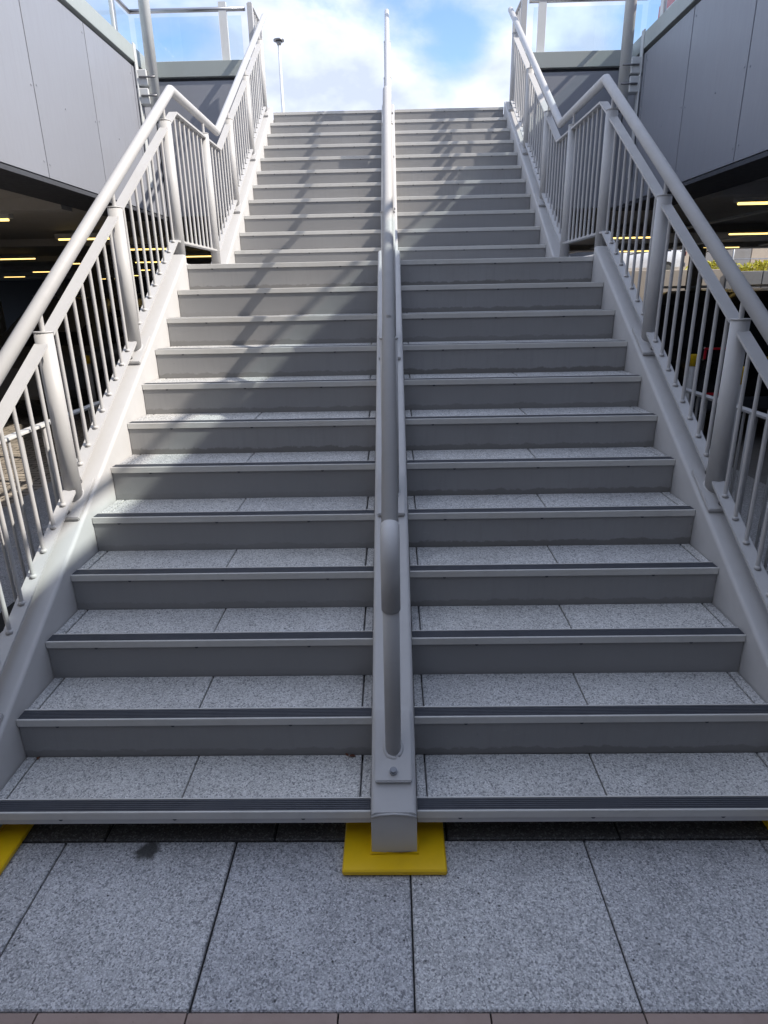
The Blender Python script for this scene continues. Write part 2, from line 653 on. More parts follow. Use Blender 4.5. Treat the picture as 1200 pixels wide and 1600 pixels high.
def rhs_section(x0, x1, rad=0.018, depth=0.295):
    pts = []
    for a in range(0, 91, 22):
        an = R(a)
        pts.append((x1 - rad + rad * math.sin(an), -rad + rad * math.cos(an)))
    right = pts[:]
    left = [(x0 + (x1 - x), h) for (x, h) in reversed(right)]
    return left + right + [(x1, -depth), (x0, -depth)]


def stringer(x0, x1):
    prof = rhs_section(x0, x1)
    n = len(prof)
    pieces = []
    lo = [(-0.04, zl(-0.04) + 0.06), (0.02, zl(0.02) + 0.06), (0.155, zl(0.155) + 0.06), (2.985, zl(2.985) + 0.06)]
    la = [(2.985, Z12 - 0.012), (4.09, Z12 - 0.012)]
    yb = YU + (Z12 - 0.012 - 0.06 - Z12 - RU) / (RU / GU)
    up = [(yb, zu(yb) + 0.06), (7.10, zu(7.10) + 0.06)]
    for k, sts in enumerate((lo, la, up)):
        m = MB()
        vs = []
        for (y, z) in sts:
            for (x, h) in prof:
                zz = z + h
                if k == 0:
                    zz = max(zz, 0.026)
                if k == 2:
                    zz = max(zz, Z12 - 0.25 if y < 4.3 else -9)
                vs.append((x, y, zz))
        fs = []
        for i in range(len(sts) - 1):
            for j in range(n):
                fs.append((i * n + j, i * n + (j + 1) % n, (i + 1) * n + (j + 1) % n, (i + 1) * n + j))
        q = (len(sts) - 1) * n
        m.add(vs, fs)
        m.add(vs, [tuple(range(n)), tuple(range(q, q + n))[::-1]])
        me = to_mesh("stringer", m, M_PAINT)
        for p in me.polygons:
            p.use_smooth = len(p.vertices) == 4 and abs(p.normal.y) < 0.9
        if hasattr(me, "set_sharp_from_angle"):
            me.set_sharp_from_angle(angle=R(40))
        o = put("stringer", me, stair)
    return o


for (x0, x1) in ((-XS - 0.155, -XS - 0.003), (-0.075, 0.075), (XS + 0.003, XS + 0.155)):
    stringer(x0, x1)
    xc = (x0 + x1) / 2
    m = MB()
    m.box(xc - 0.171, xc + 0.171, -0.108, 0.20, 0.002, 0.025, 0.005)
    part("foot_plate", m, M_YELLOW, stair)
    # bead of weld round the post foot
    m = MB()
    m.tube([(x0 - 0.002, 0.10, 0.028), (x0 - 0.002, -0.042, 0.028), (x1 + 0.002, -0.042, 0.028), (x1 + 0.002, 0.10, 0.028)], 0.0055, 6)
    part("weld_bead", m, M_YELLOW, stair)
    m = MB()
    m.tube([(x0 + 0.002, -0.041, zl(-0.04) + 0.042), (x0 + 0.03, -0.042, zl(-0.04) + 0.052), (xc, -0.042, zl(-0.04) + 0.055), (x1 - 0.03, -0.042, zl(-0.04) + 0.052),
            (x1 - 0.002, -0.041, zl(-0.04) + 0.042)], 0.004, 6)
    part("weld_bead", m, M_PAINT, stair)

# shared nosing meshes, one per side (left and right flights are the same length)
NL = XS - XC
m = MB()
prof = [(0.0, -0.029), (0.0, -0.002), (0.002, 0.0), (0.006, 0.0), (0.006, -0.004), (0.058, -0.004), (0.058, 0.001), (0.063, 0.001), (0.063, -0.012),
        (0.006, -0.012), (0.006, -0.029)]
m.prism(prof, 'x', 0, NL)
ME_NOSING = to_mesh("nosing", m, M_ALU)
m = MB()
prof = [(0.0065, -0.0042)]
for i in range(6):
    y = 0.0065 + i * 0.0085
    prof += [(y + 0.0008, 0.0), (y + 0.0062, 0.0), (y + 0.0070, -0.0028), (y + 0.0082, -0.0028)]
prof += [(0.0578, -0.0042)]
m.prism(prof, 'x', 0.001, NL - 0.001)
ME_GRIP = to_mesh("grip_strip", m, M_GRIP)
m = MB()
m.tube([(0, -0.0005, 0), (0, 0.018, 0)], 0.0075, 12)
ME_SCREW = to_mesh("screw", m, M_GRIP)
SCREWS = [(0.18, 0.62, 1.06), (0.25, 0.66, 1.10), (0.14, 0.58, 1.02)]


def riser_mesh(h):
    m = MB()
    m.box(0.0, NL, 0.0, 0.006, 0.0, h, 0.0008)
    return to_mesh("riser", m, M_RISER)


ME_RISER = {0: riser_mesh(RISE - 0.021), 1: riser_mesh(RU - 0.021)}
slab_cache = {}


def slab_mesh(w, d):
    key = (round(w, 4), round(d, 4))
    if key not in slab_cache:
        m = MB()
        m.box(0, w, 0, d, -0.038, 0.0, 0.003)
        slab_cache[key] = to_mesh("tread_slab", m, M_SLAB)
    return slab_cache[key]


for k in range(1, 24):
    y, z = nosing_yz(k)
    if k < 23:
        y2 = nosing_yz(k + 1)[0] + 0.0055
    else:
        y2 = y + 0.30
    for side in (-1, 1):
        xa = -XS if side < 0 else XC
        nz = put("nosing", ME_NOSING, stair, (xa, y, z))
        put("grip_strip", ME_GRIP, nz, (xa, y, z))
        for sx in SCREWS[(k + (side > 0)) % 3]:
            put("screw", ME_SCREW, nz, (xa + sx + random.uniform(-.02, .02), y + 0.0015, z - 0.0285))
        if k > 1:
            zb = nosing_yz(k - 1)[1]
            put("riser", ME_RISER[0 if k <= 12 else 1], stair, (xa, y + 0.0065, zb - 0.006))
        else:
            mm = MB()
            mm.box(xa, xa + NL, y + 0.004, y + 0.010, z - 0.052, z - 0.020, 0.001)
            part("front_lip", mm, M_PAINT, stair)
        # pan that carries the slabs
        mm = MB()
        mm.box(xa, xa + NL, y + 0.015, y2 - 0.001, z - 0.052, z - 0.041)
        part("tread_pan", mm, M_PAINT, stair)
        # slabs: a narrow cut piece at each end and two wide slabs
        edges = [(0.0025, 0.0405), (0.0475, 0.6555), (0.6605, 1.2715), (1.2775, 1.3095)] if side < 0 else \
                [(0.0025, 0.0335), (0.0385, 0.6475), (0.6525, 1.2635), (1.2705, 1.3095)]
        d0, d1 = y + 0.0645, y2 - 0.001
        rws = [(d0, d1)]
        if k == 12:
            s = (d1 - d0) / 3
            rws = [(d0 + s * i + (0.003 if i else 0), d0 + s * (i + 1) - (0.003 if i < 2 else 0)) for i in range(3)]
        for (q0, q1) in rws:
            for (e0, e1) in edges:
                o = put("tread_slab", slab_mesh(e1 - e0, q1 - q0), stair, (xa + e0, q0, z - 0.002 + random.uniform(-0.0012, 0.0008)))

# ------------------------------------------------------------------ railings
POST_R, RAIL_R, BAL_R = 0.038, 0.030, 0.0085
PEAK_Y, VALLEY_Y, RAIL_LAND = 3.30, 4.495, 3.112
POSTS = [0.14, 1.11, 2.065, 3.10, 4.06, 4.985, 5.945, 6.94]


def hand_z(y):
    if y <= PEAK_Y:
        return RAIL_LAND - (RISE / GO) * (PEAK_Y - y)
    if y <= VALLEY_Y:
        return RAIL_LAND
    return RAIL_LAND + 0.630 * (y - VALLEY_Y)


def bar_low(y):      # underside rail that the bars stand on
    if y <= 3.005:
        return zl(y) + 0.135
    if y <= 4.115:
        return zl(3.005) + 0.135
    return max(zl(3.005) + 0.135, zu(y) + 0.135)


def bar_top(y):
    return hand_z(y) - 0.135


def seat_z(y):       # what the post plates sit on
    if y <= 2.985:
        return zl(y) + 0.06
    if y <= 4.1:
        return Z12 - 0.012
    return zu(y) + 0.06


bal_cache = {}


def baluster_mesh(h):
    key = round(h, 2)
    if key not in bal_cache:
        m = MB()
        m.tube([(0, 0, 0), (0, 0, h)], BAL_R, 10, False)
        m.tube([(0, 0, -0.004), (0, 0, 0.010)], 0.0165, 9, True, 0.0095)
        bal_cache[key] = to_mesh("baluster", m, M_PAINT)
    return bal_cache[key]


plate_cache = {}
m = MB()
m.tube([(0, 0, 0), (0, 0, 0.010)], 0.013, 12)
m.tube([(0, 0, 0.010), (0, 0, 0.020)], 0.0095, 6)
ME_BOLT = to_mesh("bolt", m, M_BOLT)


def plate(parent, x, y, w, l0, l1):
    """base plate lying on the stringer, following its slope"""
    mm = MB()
    ya, yb = y - l0, y + l1
    if 2.9 < y < 4.1:
        ya, yb = max(ya, 2.99), yb
    z0, z1 = seat_z(ya if ya > -1 else 0), seat_z(yb if not (y < 2.985 < yb) else y)
    slope = 0.0 if 2.985 < y <= 4.1 else ((RISE / GO) if y < 3 else RU / GU)
    t = 0.019
    base = seat_z(y)
    sec = []
    za, zb = base + slope * (ya - y), base + slope * (yb - y)
    vs = []
    for (yy, zz) in ((ya, za), (yb, zb)):
        for xx in (x - w / 2, x + w / 2):
            for h in (0.001, t):
                vs.append((xx, yy - (h * slope * 0.8), zz + h))
    bm = bmesh.new()
    bv = [bm.verts.new(p) for p in vs]
    for q in ((0, 1, 3, 2), (4, 6, 7, 5), (0, 4, 5, 1), (2, 3, 7, 6), (1, 5, 7, 3), (0, 2, 6, 4)):
        bm.faces.new([bv[i] for i in q])
    bmesh.ops.recalc_face_normals(bm, faces=bm.faces)
    bmesh.ops.bevel(bm, geom=list(bm.edges), offset=0.0035, segments=2, affect='EDGES')
    bm.verts.index_update()
    mm.add([v.co for v in bm.verts], [[v.index for v in f.verts] for f in bm.faces])
    bm.free()
    o = part("base_plate", mm, M_PAINT, parent)
    for s, dx in ((-1, 0.0), (1, 0.0)):
        yy = y + (s * 0.078 if s < 0 else 0.080)
        if ya + 0.01 < yy < yb - 0.01:
            put("bolt", ME_BOLT, o, (x + dx, yy - t * slope * 0.8, base + slope * (yy - y) + t), (math.atan(slope), 0, 0))
    return base + t


def post(parent, x, y, spigot=True, newel=False, swell=0):
    b = plate(parent, x + (swell if 2.9 < y < 3.3 else 0), y, 0.122 if not (swell and 2.9 < y < 3.3) else 0.24, 0.105, 0.105)
    top = bar_top(y) + (0.030 if x else -0.02)
    slope = 0.0 if 2.985 < y <= 4.1 else 0.62
    p = MB()
    p.tube([(x, y, b - 0.02 * (slope > 0)), (x, y, top)], POST_R, 20)
    o = part("post", p, M_PAINT, parent)
    c = MB()
    c.tube([(x, y, top - 0.002), (x, y, top + 0.004)], POST_R + 0.002, 20)
    part("cap", c, M_PAINT, o)
    w = MB()
    ring = []
    for j in range(20):
        an = 2 * math.pi * j / 20
        yy = y + (POST_R + 0.001) * math.sin(an)
        ring.append((x + (POST_R + 0.001) * math.cos(an), yy, b + slope * (yy - y) + 0.002))
    ring.append(ring[0])
    w.tube(ring, 0.0065, 6, False)
    part("weld_bead", w, M_PAINT, o)
    s = MB()
    s.tube([(x, y, top - 0.02), (x, y, hand_z(y) - (0.01 if x else 0.06))], 0.0105, 12, False)
    part("spigot", s, M_PAINT, o)
    return o


def handrail(parent, x, drop=0.0):
    def hz(y):
        return hand_z(y) - (drop + drop * 3.0 * max(0.0, 1 - y / PEAK_Y))
    """newel post, elbow fitting with a short level run, then the sloping rail"""
    y0 = 0.122
    b = seat_z(y0)
    sl = RISE / GO
    rr = RAIL_R if x else 0.0275
    yend = 7.37 if x else 7.54
    yc = 0.215
    zc = hz(yc)
    rb = 0.085
    arc = []
    for i in range(0, 9):
        an = math.pi / 2 * i / 8
        arc.append((x, y0 + rb - rb * math.cos(an), zc - rb + rb * math.sin(an)))
    newel = MB()
    newel.tube([(x, y0, b), (x, y0, zc - rb)], rr - 0.0005, 20)
    o = part("newel_post", newel, M_PAINT, parent)
    w = MB()
    ring = []
    for j in range(21):
        an = 2 * math.pi * j / 20
        yy = y0 + (rr + 0.001) * math.sin(an)
        ring.append((x + (rr + 0.001) * math.cos(an), yy, b + 0.020 + sl * (yy - y0)))
    w.tube(ring, 0.0085, 6, False)
    part("weld_bead", w, M_PAINT, o)
    plate(parent, x, 0.14, 0.122, 0.105, 0.105)
    e = MB()
    e.tube([(x, y0, zc - rb - 0.15), (x, y0, zc - rb - 0.02)] + arc + [(x, yc, zc), (x, yc + 0.012, hz(yc + 0.012))], rr + 0.0028, 22)
    part("elbow", e, M_PAINT, parent)
    pts = [(x, yc + 0.002, hz(yc + 0.002))]
    pts += [(x, PEAK_Y - 0.03, hz(PEAK_Y - 0.03)), (x, PEAK_Y - 0.008, hz(PEAK_Y) - 0.0045), (x, PEAK_Y + 0.012, hz(PEAK_Y + .012)),
            (x, VALLEY_Y, hz(VALLEY_Y)), (x, yend, hz(yend))]
    h = MB()
    h.tube(pts, rr, 20)
    hr = part("handrail", h, M_PAINT, parent)
    bm = MB()
    bm.tube([(x, yend - 0.002, hz(yend) - 0.001), (x, yend + 0.006, hz(yend + 0.006))], rr - 0.004, 16)
    part("end_cap", bm, M_GRIP, hr)


def flat_rail(parent, name, x, fn, ys, w=0.056, t=0.013):
    sect = [(x - w / 2, -t / 2), (x - w / 2, t / 2), (x + w / 2, t / 2), (x + w / 2, -t / 2)]
    mm = MB()
    mm.strip([(y, fn(y)) for y in ys], sect)
    return part(name, mm, M_PAINT, parent)


def side_railing(x, label):
    t = thing("stair_railing", label, "railing", (x, 0.14, 0), "railings on the staircase")
    handrail(t, x)
    for y in POSTS[1:]:
        post(t, x, y, swell=0.0)
    for i in range(len(POSTS) - 1):
        a, b = POSTS[i], POSTS[i + 1]
        ra = 0.030 if i == 0 else POST_R
        for nm, fn, brk in (("top_rail", bar_top, (PEAK_Y + 0.005, VALLEY_Y + 0.005)), ("bottom_rail", bar_low, (3.005, 4.115))):
            ys = [a + ra - 0.004]
            for q in brk:
                if a + 0.05 < q < b - 0.03:
                    ys.append(q)
            ys.append(b - POST_R + 0.004)
            flat_rail(t, nm, x, fn, ys)
        n = 8
        for j in range(1, n + 1):
            y = a + (b - a) * j / (n + 1)
            z0, z1 = bar_low(y) + 0.006, bar_top(y) - 0.004
            h = round(z1 - z0, 2)
            put("baluster", baluster_mesh(h), t, (x, y, z0))
    return t


side_railing(-XR, "pale grey handrail and vertical bars on the sunlit left side of the stairs")
side_railing(XR, "grey handrail and vertical bars on the shaded right side of the stairs")
cr = thing("centre_handrail", "single tubular grey handrail on posts running up the middle of the stairs", "railing", (0, 0.14, 0), "railings on the staircase")
handrail(cr, 0.0, 0.033)
for y in POSTS[1:]:
    post(cr, 0.0, y)

# ------------------------------------------------------------------ the car park building with the decks round the stair
FZ0, FZ1 = 2.742, 4.212           # cladding panels
CZ0, CZ1 = 4.250, 4.412           # coping
XF = 2.83
YB = 7.12


def panel(parent, axis, face, a0, a1, z0=FZ0, z1=FZ1, out=1):
    mm = MB()
    if axis == 'x':
        mm.box(min(face, face - out * 0.03), max(face, face - out * 0.03), a0 + 0.007, a1 - 0.007, z0, z1, 0.002)
    else:
        mm.box(a0 + 0.007, a1 - 0.007, face, face + 0.03, z0, z1, 0.002)
    o = part("cladding_panel", mm, M_PANEL, parent)
    return o


park = thing("car_park", "grey clad car park deck wrapping round both sides of the stairs", "car park", (0, 8, 0))
yj = [-7.3 + 1.15 * i for i in range(13)]            # ... 3.05, 4.2, 5.35, 6.5
rv = MB()
rv.tube([(0, 0, 0), (0.005, 0, 0)], 0.009, 8)
ME_RIVET = to_mesh("rivet", rv, M_PANEL)
for sx in (-1, 1):
    for y0, y1 in zip(yj, yj[1:] + [YB]):
        if y0 == yj[-1]:
            panel(park, 'x', sx * XF, y0, y0 + 0.10, out=-sx)
            o = panel(park, 'x', sx * XF, y0 + 0.10, YB, out=-sx)
            continue
        o = panel(park, 'x', sx * XF, y0, y1, out=-sx)
        for yy, zz in ((y0 + 0.045, 3.42), (y1 - 0.045, 3.40), (y0 + 0.5, 3.36), (y1 - 0.05, 2.86), (y0 + 0.04, 2.85), (y1 - 0.05, 4.12)):
            put("rivet", ME_RIVET, o, (sx * XF - (0.004 if sx > 0 else 0.001), yy, zz))
    # slab edge behind the panels, and the upstand under the coping
    mm = MB()
    xa, xb = sorted((sx * (XF + 0.04), sx * (XF + 0.30)))
    mm.box(xa, xb, -7.9, YB + 0.2, 2.76, 4.249)
    part("deck_edge", mm, M_DARKWALL, park)
    mm = MB()
    xa, xb = sorted((sx * (XF - 0.022), sx * (XF + 0.32)))
    mm.box(xa, xb, -7.9, YB - 0.024, CZ0, CZ1, 0.004)
    part("coping", mm, M_COPING, park)
    # deck slab
    mm = MB()
    xa, xb = sorted((sx * (XF + 0.21), sx * 28))
    mm.box(xa, xb, -7.9, 36 if sx < 0 else 18.2, 2.78, ZTOP - 0.006)
    part("deck_slab", mm, M_CEIL, park)
    # back return
    xa, xb = sorted((sx * 1.60, sx * (XF - 0.001)))
    panel(park, 'y', YB, xa, xb)
    mm = MB()
    mm.box(xa, xb, YB + 0.035, YB + 0.2, 2.76, 4.249)
    part("deck_edge", mm, M_DARKWALL, park)
    mm = MB()
    mm.box(xa, xb, YB - 0.022, YB + 0.22, CZ0, CZ1, 0.004)
    part("coping", mm, M_COPING, park)
    # soffit strip under the fascia and beams
    mm = MB()
    xa, xb = sorted((sx * (XF + 0.005), sx * (XF + 0.55)))
    mm.box(xa, xb, -7.9, YB, 2.70, 2.735)
    part("soffit_trim", mm, M_DARKWALL, park)
    for yb in (-4.0, 0.7, 5.6, 10.4, 15.2, 20.0, 24.8, 29.6):
        if sx > 0 and yb > 16:
            continue
        mm = MB()
        xa, xb = sorted((sx * (XF + 0.56), sx * 27.9))
        mm.box(xa, xb, yb - 0.12, yb + 0.12, 2.66, 2.785)
        part("beam", mm, M_CEIL, park)
        for xcol in (7.6, 13.2, 18.8):
            mm = MB()
            mm.box(sx * xcol - 0.15, sx * xcol + 0.15, yb - 0.14, yb + 0.14, -0.05, 2.665, 0.02)
            part("column", mm, M_CONC, park)
mm = MB()
mm.box(-XF - 0.21, XF + 0.21, YB + 0.30, 36, 3.45, ZTOP - 0.008)
part("deck_slab", mm, M_CONC, park)
mm = MB()
mm.box(-1.59, 1.59, YB + 0.04, YB + 0.28, 3.45, ZTOP - 0.075)
part("deck_edge", mm, M_PANEL, park)
mm = MB()
mm.box(-28.2, 3.0, 36, 36.2, -0.05, 2.79)
part("outer_wall", mm, M_DARKWALL, park)
mm = MB()
mm.box(28.0, 28.2, -7.9, 9, -0.05, 2.79)
part("outer_wall", mm, M_DARKWALL, park)
mm = MB()
mm.box(2.6, 3.2, 13.5, 36, -0.05, 2.79)
part("inner_wall", mm, M_DARKWALL, park)
# unseen tall block added behind the viewpoint to keep sky light off the risers
M_SHADE_BLOCK = paint("shade_block_dark_grey", (0.16, 0.162, 0.17), 0.8, 0.3)
blk = thing("shade_block", "unseen dark grey block added behind the viewer to darken the risers", "building", (0, -8.2, -0.06))
mm = MB()
mm.box(-30, 30, -20, -8.2, -0.06, 11.0)
part("wall", mm, M_SHADE_BLOCK, blk)
for i in range(12):
    for zf in (0.3, 4.2, 7.8):
        mm = MB()
        mm.box(-28 + 4.8 * i, -25.2 + 4.8 * i, -8.19, -8.13, zf, zf + 2.4, 0.01)
        part("shade_block_window", mm, M_CARGLASS, blk)
mm = MB()
mm.box(-30.2, 30.2, -20.2, -8.0, 11.0, 11.3)
part("roof", mm, M_DARKWALL, blk)
# conduit runs under the right-hand deck
for xcn, zc in ((4.9, 2.70), (6.9, 2.68), (9.0, 2.70), (11.3, 2.68)):
    mm = MB()
    mm.tube([(xcn, -6, zc), (xcn, 18, zc)], 0.022, 8)
    part("conduit", mm, M_GALV, park)

lamps_l = [(-4.65, 3.6), (-4.88, 6.33), (-4.8, 9.08), (-4.85, 11.64), (-4.6, 14.4), (-6.5, 16.6), (-8.7, 13.95), (-8.4, 16.6), (-8.4, 22.0), (-12.15, 21.8),
           (-16.0, 26.6), (-15.9, 32.8), (-14.6, 32.4), (-6.6, 20.6), (-8.5, 27.0), (-11.6, 28.0)]
lamps_r = [(4.40, 6.28), (6.6, 10.85), (8.1, 15.1), (4.5, 11.23), (6.3, 16.05), (10.6, 13.0)]
mm = MB()
mm.box(-0.48, 0.48, -0.05, 0.05, 0.03, 0.10, 0.01)
ME_LB = to_mesh("lamp_body", mm, M_WHITE)
mm = MB()
mm.box(-0.44, 0.44, -0.022, 0.022, 0.006, 0.029, 0.006)
ME_LT = to_mesh("lamp_tube", mm, M_LAMP)
ORD = ("nearest", "second", "third", "fourth", "fifth", "sixth")
rows_l = {}
for (x, y) in lamps_l + lamps_r:
    side = "left" if x < 0 else "right"
    bandn = next(n for lim, n in ((5.2, "in the row nearest the stairs"), (7.2, "in the second row from the stairs"), (9.2, "in the third row from the stairs"), (99, "farthest from the stairs")) if abs(x) < lim)
    rows_l.setdefault((side, bandn), []).append((y, x))
lamp_label = {}
for (side, bandn), its in rows_l.items():
    for q, (y, x) in enumerate(sorted(its)):
        lamp_label[(x, y)] = "warm strip light under the %s deck, %s one %s" % (side, ORD[q], bandn)
for i, (x, y) in enumerate(lamps_l + lamps_r):
    lt = thing("ceiling_light", lamp_label[(x, y)], "ceiling light", (x, y, 2.645), "strip lights under the car park ceiling")
    bob = put("lamp_body", ME_LB, lt, (x, y, 2.645))
    put("lamp_tube", ME_LT, lt, (x, y, 2.645))

# ------------------------------------------------------------------ glass balustrades on the decks
def glass_run(label, pts, posts_at, rail=True):
    a, b = Vector(pts[0]), Vector(pts[1])
    d = (b - a).normalized()
    nrm = Vector((-d.y, d.x, 0))
    t = thing("glass_balustrade", label, "balustrade", (a.x, a.y, CZ1), "glass balustrades on the deck edge")
    L_ = (b - a).length
    ps = [0.0] + posts_at + [L_]
    for s in posts_at:
        c = a + d * s
        mm = MB()
        hw, ht = 0.045, 0.018
        q = [c + d * hw + nrm * ht, c - d * hw + nrm * ht, c - d * hw - nrm * ht, c + d * hw - nrm * ht]
        mm.prism([(p.x, p.y) for p in q], 'z', CZ1 - 0.12, 5.02)
        part("post", mm, M_WHITE, t)
    for s0, s1 in zip(ps, ps[1:]):
        if s1 - s0 < 0.15:
            continue
        c0, c1 = a + d * (s0 + 0.055), a + d * (s1 - 0.055)
        q = [c0 + nrm * 0.006, c1 + nrm * 0.006, c1 - nrm * 0.006, c0 - nrm * 0.006]
        mm = MB()
        mm.prism([(p.x, p.y) for p in q], 'z', CZ1 + 0.012, 4.885)
        part("glass_panel", mm, M_GLASS, t)
    mm = MB()
    off = nrm * 0.0
    mm.tube([tuple(a + off) [:2] + (4.95,), tuple(b + off)[:2] + (4.95,)], 0.024, 12)
    part("top_rail", mm, M_STAINLESS, t)
    return t


XG = XF + 0.20
YG = YB + 0.10
sidep = [0.35 + 1.45 * i for i in range(11)]
glass_run("clear glass balustrade along the top of the sunlit left cladding", [(-XG, -7.8, 0), (-XG, YG, 0)], [s for s in [0.0 + 1.45 * i for i in range(1, 11)] if s < 14.7])
glass_run("clear glass balustrade along the top of the shaded right cladding", [(XG, -7.8, 0), (XG, YG, 0)], [s for s in [0.0 + 1.45 * i for i in range(1, 11)] if s < 14.7])
glass_run("clear glass balustrade with white post at the left of the stair top", [(-XG, YG, 0), (-1.66, YG, 0)], [1.105])
glass_run("clear glass balustrade with white post at the right of the stair top", [(1.66, YG, 0), (XG, YG, 0)], [0.155])

# bar panels on the deck where the stair arrives
for sx, side in ((-1, "left"), (1, "right")):
    x = sx * 1.60
    t = thing("deck_railing", "short railing of close upright bars at the %s of the stair top" % side, "railing", (x, 7.21, ZTOP), "bar railings at the stair top")
    for nm, zc in (("top_rail", 5.0), ("bottom_rail", ZTOP + 0.09)):
        mm = MB()
        mm.box(x - 0.022, x + 0.022, 7.20, 7.78, zc - 0.008, zc + 0.008)
        part(nm, mm, M_PAINT, t)
    for y in (7.21, 7.77):
        mm = MB()
        mm.box(x - 0.03, x + 0.03, y - 0.03, y + 0.03, ZTOP - 0.006, 4.99)
        part("post", mm, M_PAINT, t)
    for j in range(5):
        put("baluster", baluster_mesh(1.02), t, (x, 7.30 + 0.095 * j, ZTOP + 0.098))

# galvanised standards clamped to the cladding
for sx, lab in ((-1, "galvanised steel tube clamped upright to the sunlit left cladding"), (1, "galvanised steel tube clamped upright to the shaded right cladding")):
    x, y = sx * 2.66, 6.66
    t = thing("upright_tube", lab, "steel tube", (x, y, 3.70), "galvanised tubes clamped to the cladding")
    mm = MB()
    mm.tube([(x, y, 3.70), (x, y, 7.6)], 0.061, 24)
    part("tube", mm, M_GALV, t)
    mm = MB()
    mm.tube([(x, y, 3.69), (x, y, 3.72)], 0.063, 24)
    part("end_cap", mm, M_GRIP, t)
    for zc in (3.93, 4.11):
        mm = MB()
        xa, xb = sorted((sx * 2.70, sx * (XF - 0.002)))
        mm.box(xa, xb, y - 0.09, y + 0.05, zc - 0.078, zc + 0.078, 0.006)
        br = part("clamp_bracket", mm, M_GALV, t)
        mm = MB()
        mm.tube([(sx * 2.60, y - 0.10, zc), (sx * 2.78, y - 0.10, zc)], 0.010, 8)
        part("clamp_rod", mm, M_BOLT, br)
    mm = MB()
    mm.box(min(sx * (XF - .0145), sx * (XF - .03)), max(sx * (XF - .0145), sx * (XF - .03)), y - 0.10, y - 0.02, 3.0, 4.44, 0.003)
    part("mounting_strip", mm, M_GALV, t)

# ------------------------------------------------------------------ plastic barriers on the right-hand deck
def barrier(y0, colr, label):
    t = thing("site_barrier", label, "barrier", (3.42, y0 + 0.98, ZTOP), "plastic barriers on the right deck")
    x = 3.42
    z0 = ZTOP
    prof = [(x - 0.22, z0), (x - 0.22, z0 + 0.14), (x - 0.10, z0 + 0.42), (x - 0.07, z0 + 1.17), (x + 0.07, z0 + 1.17), (x + 0.10, z0 + 0.42), (x + 0.22, z0 + 0.14),
            (x + 0.22, z0)]
    mm = MB()
    mm.prism(prof, 'y', y0 + 0.004, y0 + 1.964)
    part("body", mm, colr, t)
    mm = MB()
    mm.box(x - 0.112, x - 0.07, y0 + 0.2, y0 + 1.76, z0 + 0.86, z0 + 1.02, 0.004)
    part("reflective_band", mm, M_WHITE, t)
    mm = MB()
    for q in (0.45, 1.35):
        mm.box(x - 0.235, x + 0.235, y0 + q, y0 + q + 0.16, z0 + 0.02, z0 + 0.10, 0.004)
    part("fork_pocket", mm, M_GRIP, t)
    return t


names = {0: "orange", 1: "red"}
for i in range(1, 9):
    y0 = -10.0 + 1.97 * i
    c = (i + 1) % 2
    lab = "%s plastic barrier behind the right glass, %s" % (names[c], ("nearest the stair top", "second from the stair top", "third from the stair top", "fourth from the stair top",
        "fifth from the stair top", "sixth from the stair top", "seventh from the stair top", "eighth from the stair top", "farthest from the stair top")[8 - i])
    barrier(y0, M_RED if c else M_ORANGE, lab)

# ------------------------------------------------------------------ guard rails below the stair, bollards
for sx, lab in ((-1, "low white guard rail with upright bars below the left of the stairs"), (1, "low grey guard rail with upright bars below the right of the stairs")):
    x = sx * (2.03 if sx < 0 else 2.09)
    y0, y1 = 0.4, 3.55
    t = thing("guard_rail", lab, "guard rail", (x, y0, 0), "guard rails below the stairs")
    for nm, zc in (("top_rail", 1.10), ("bottom_rail", 0.14)):
        mm = MB()
        mm.box(x - 0.026, x + 0.026, y0, y1, zc - 0.008, zc + 0.008, 0.002)
        part(nm, mm, M_WHITE if sx < 0 else M_PAINT, t)
    for y in (y0 + 0.03, (y0 + y1) / 2, y1 - 0.03):
        mm = MB()
        mm.tube([(x, y, -0.05), (x, y, 1.095)], 0.024, 14)
        part("post", mm, M_PAINT, t)
    yy = y0 + 0.14
    while yy < y1 - 0.08:
        put("baluster", baluster_mesh(0.95), t, (x, yy, 0.146))
        yy += 0.118

for (x, y, ht, lab) in ((2.55, 3.05, 1.23, "grey bollard with a yellow top just beyond the right guard rail, nearer one"),
                    (3.26, 5.3, 1.10, "grey bollard with a yellow top beyond the right guard rail, farther one"),
                    (-4.7, 8.2, 0.95, "grey bollard with a yellow top beyond the left guard rail")):
    t = thing("bollard", lab, "bollard", (x, y, -0.06), "yellow topped bollards")
    mm = MB()
    mm.tube([(x, y, -0.06), (x, y, ht - 0.12)], 0.042, 18)
    part("post", mm, M_PAINT, t)
    mm = MB()
    mm.tube([(x, y, ht - 0.12), (x, y, ht - 0.012), (x, y, ht)], 0.046, 18, True)
    part("yellow_band", mm, M_YELLOW, t)

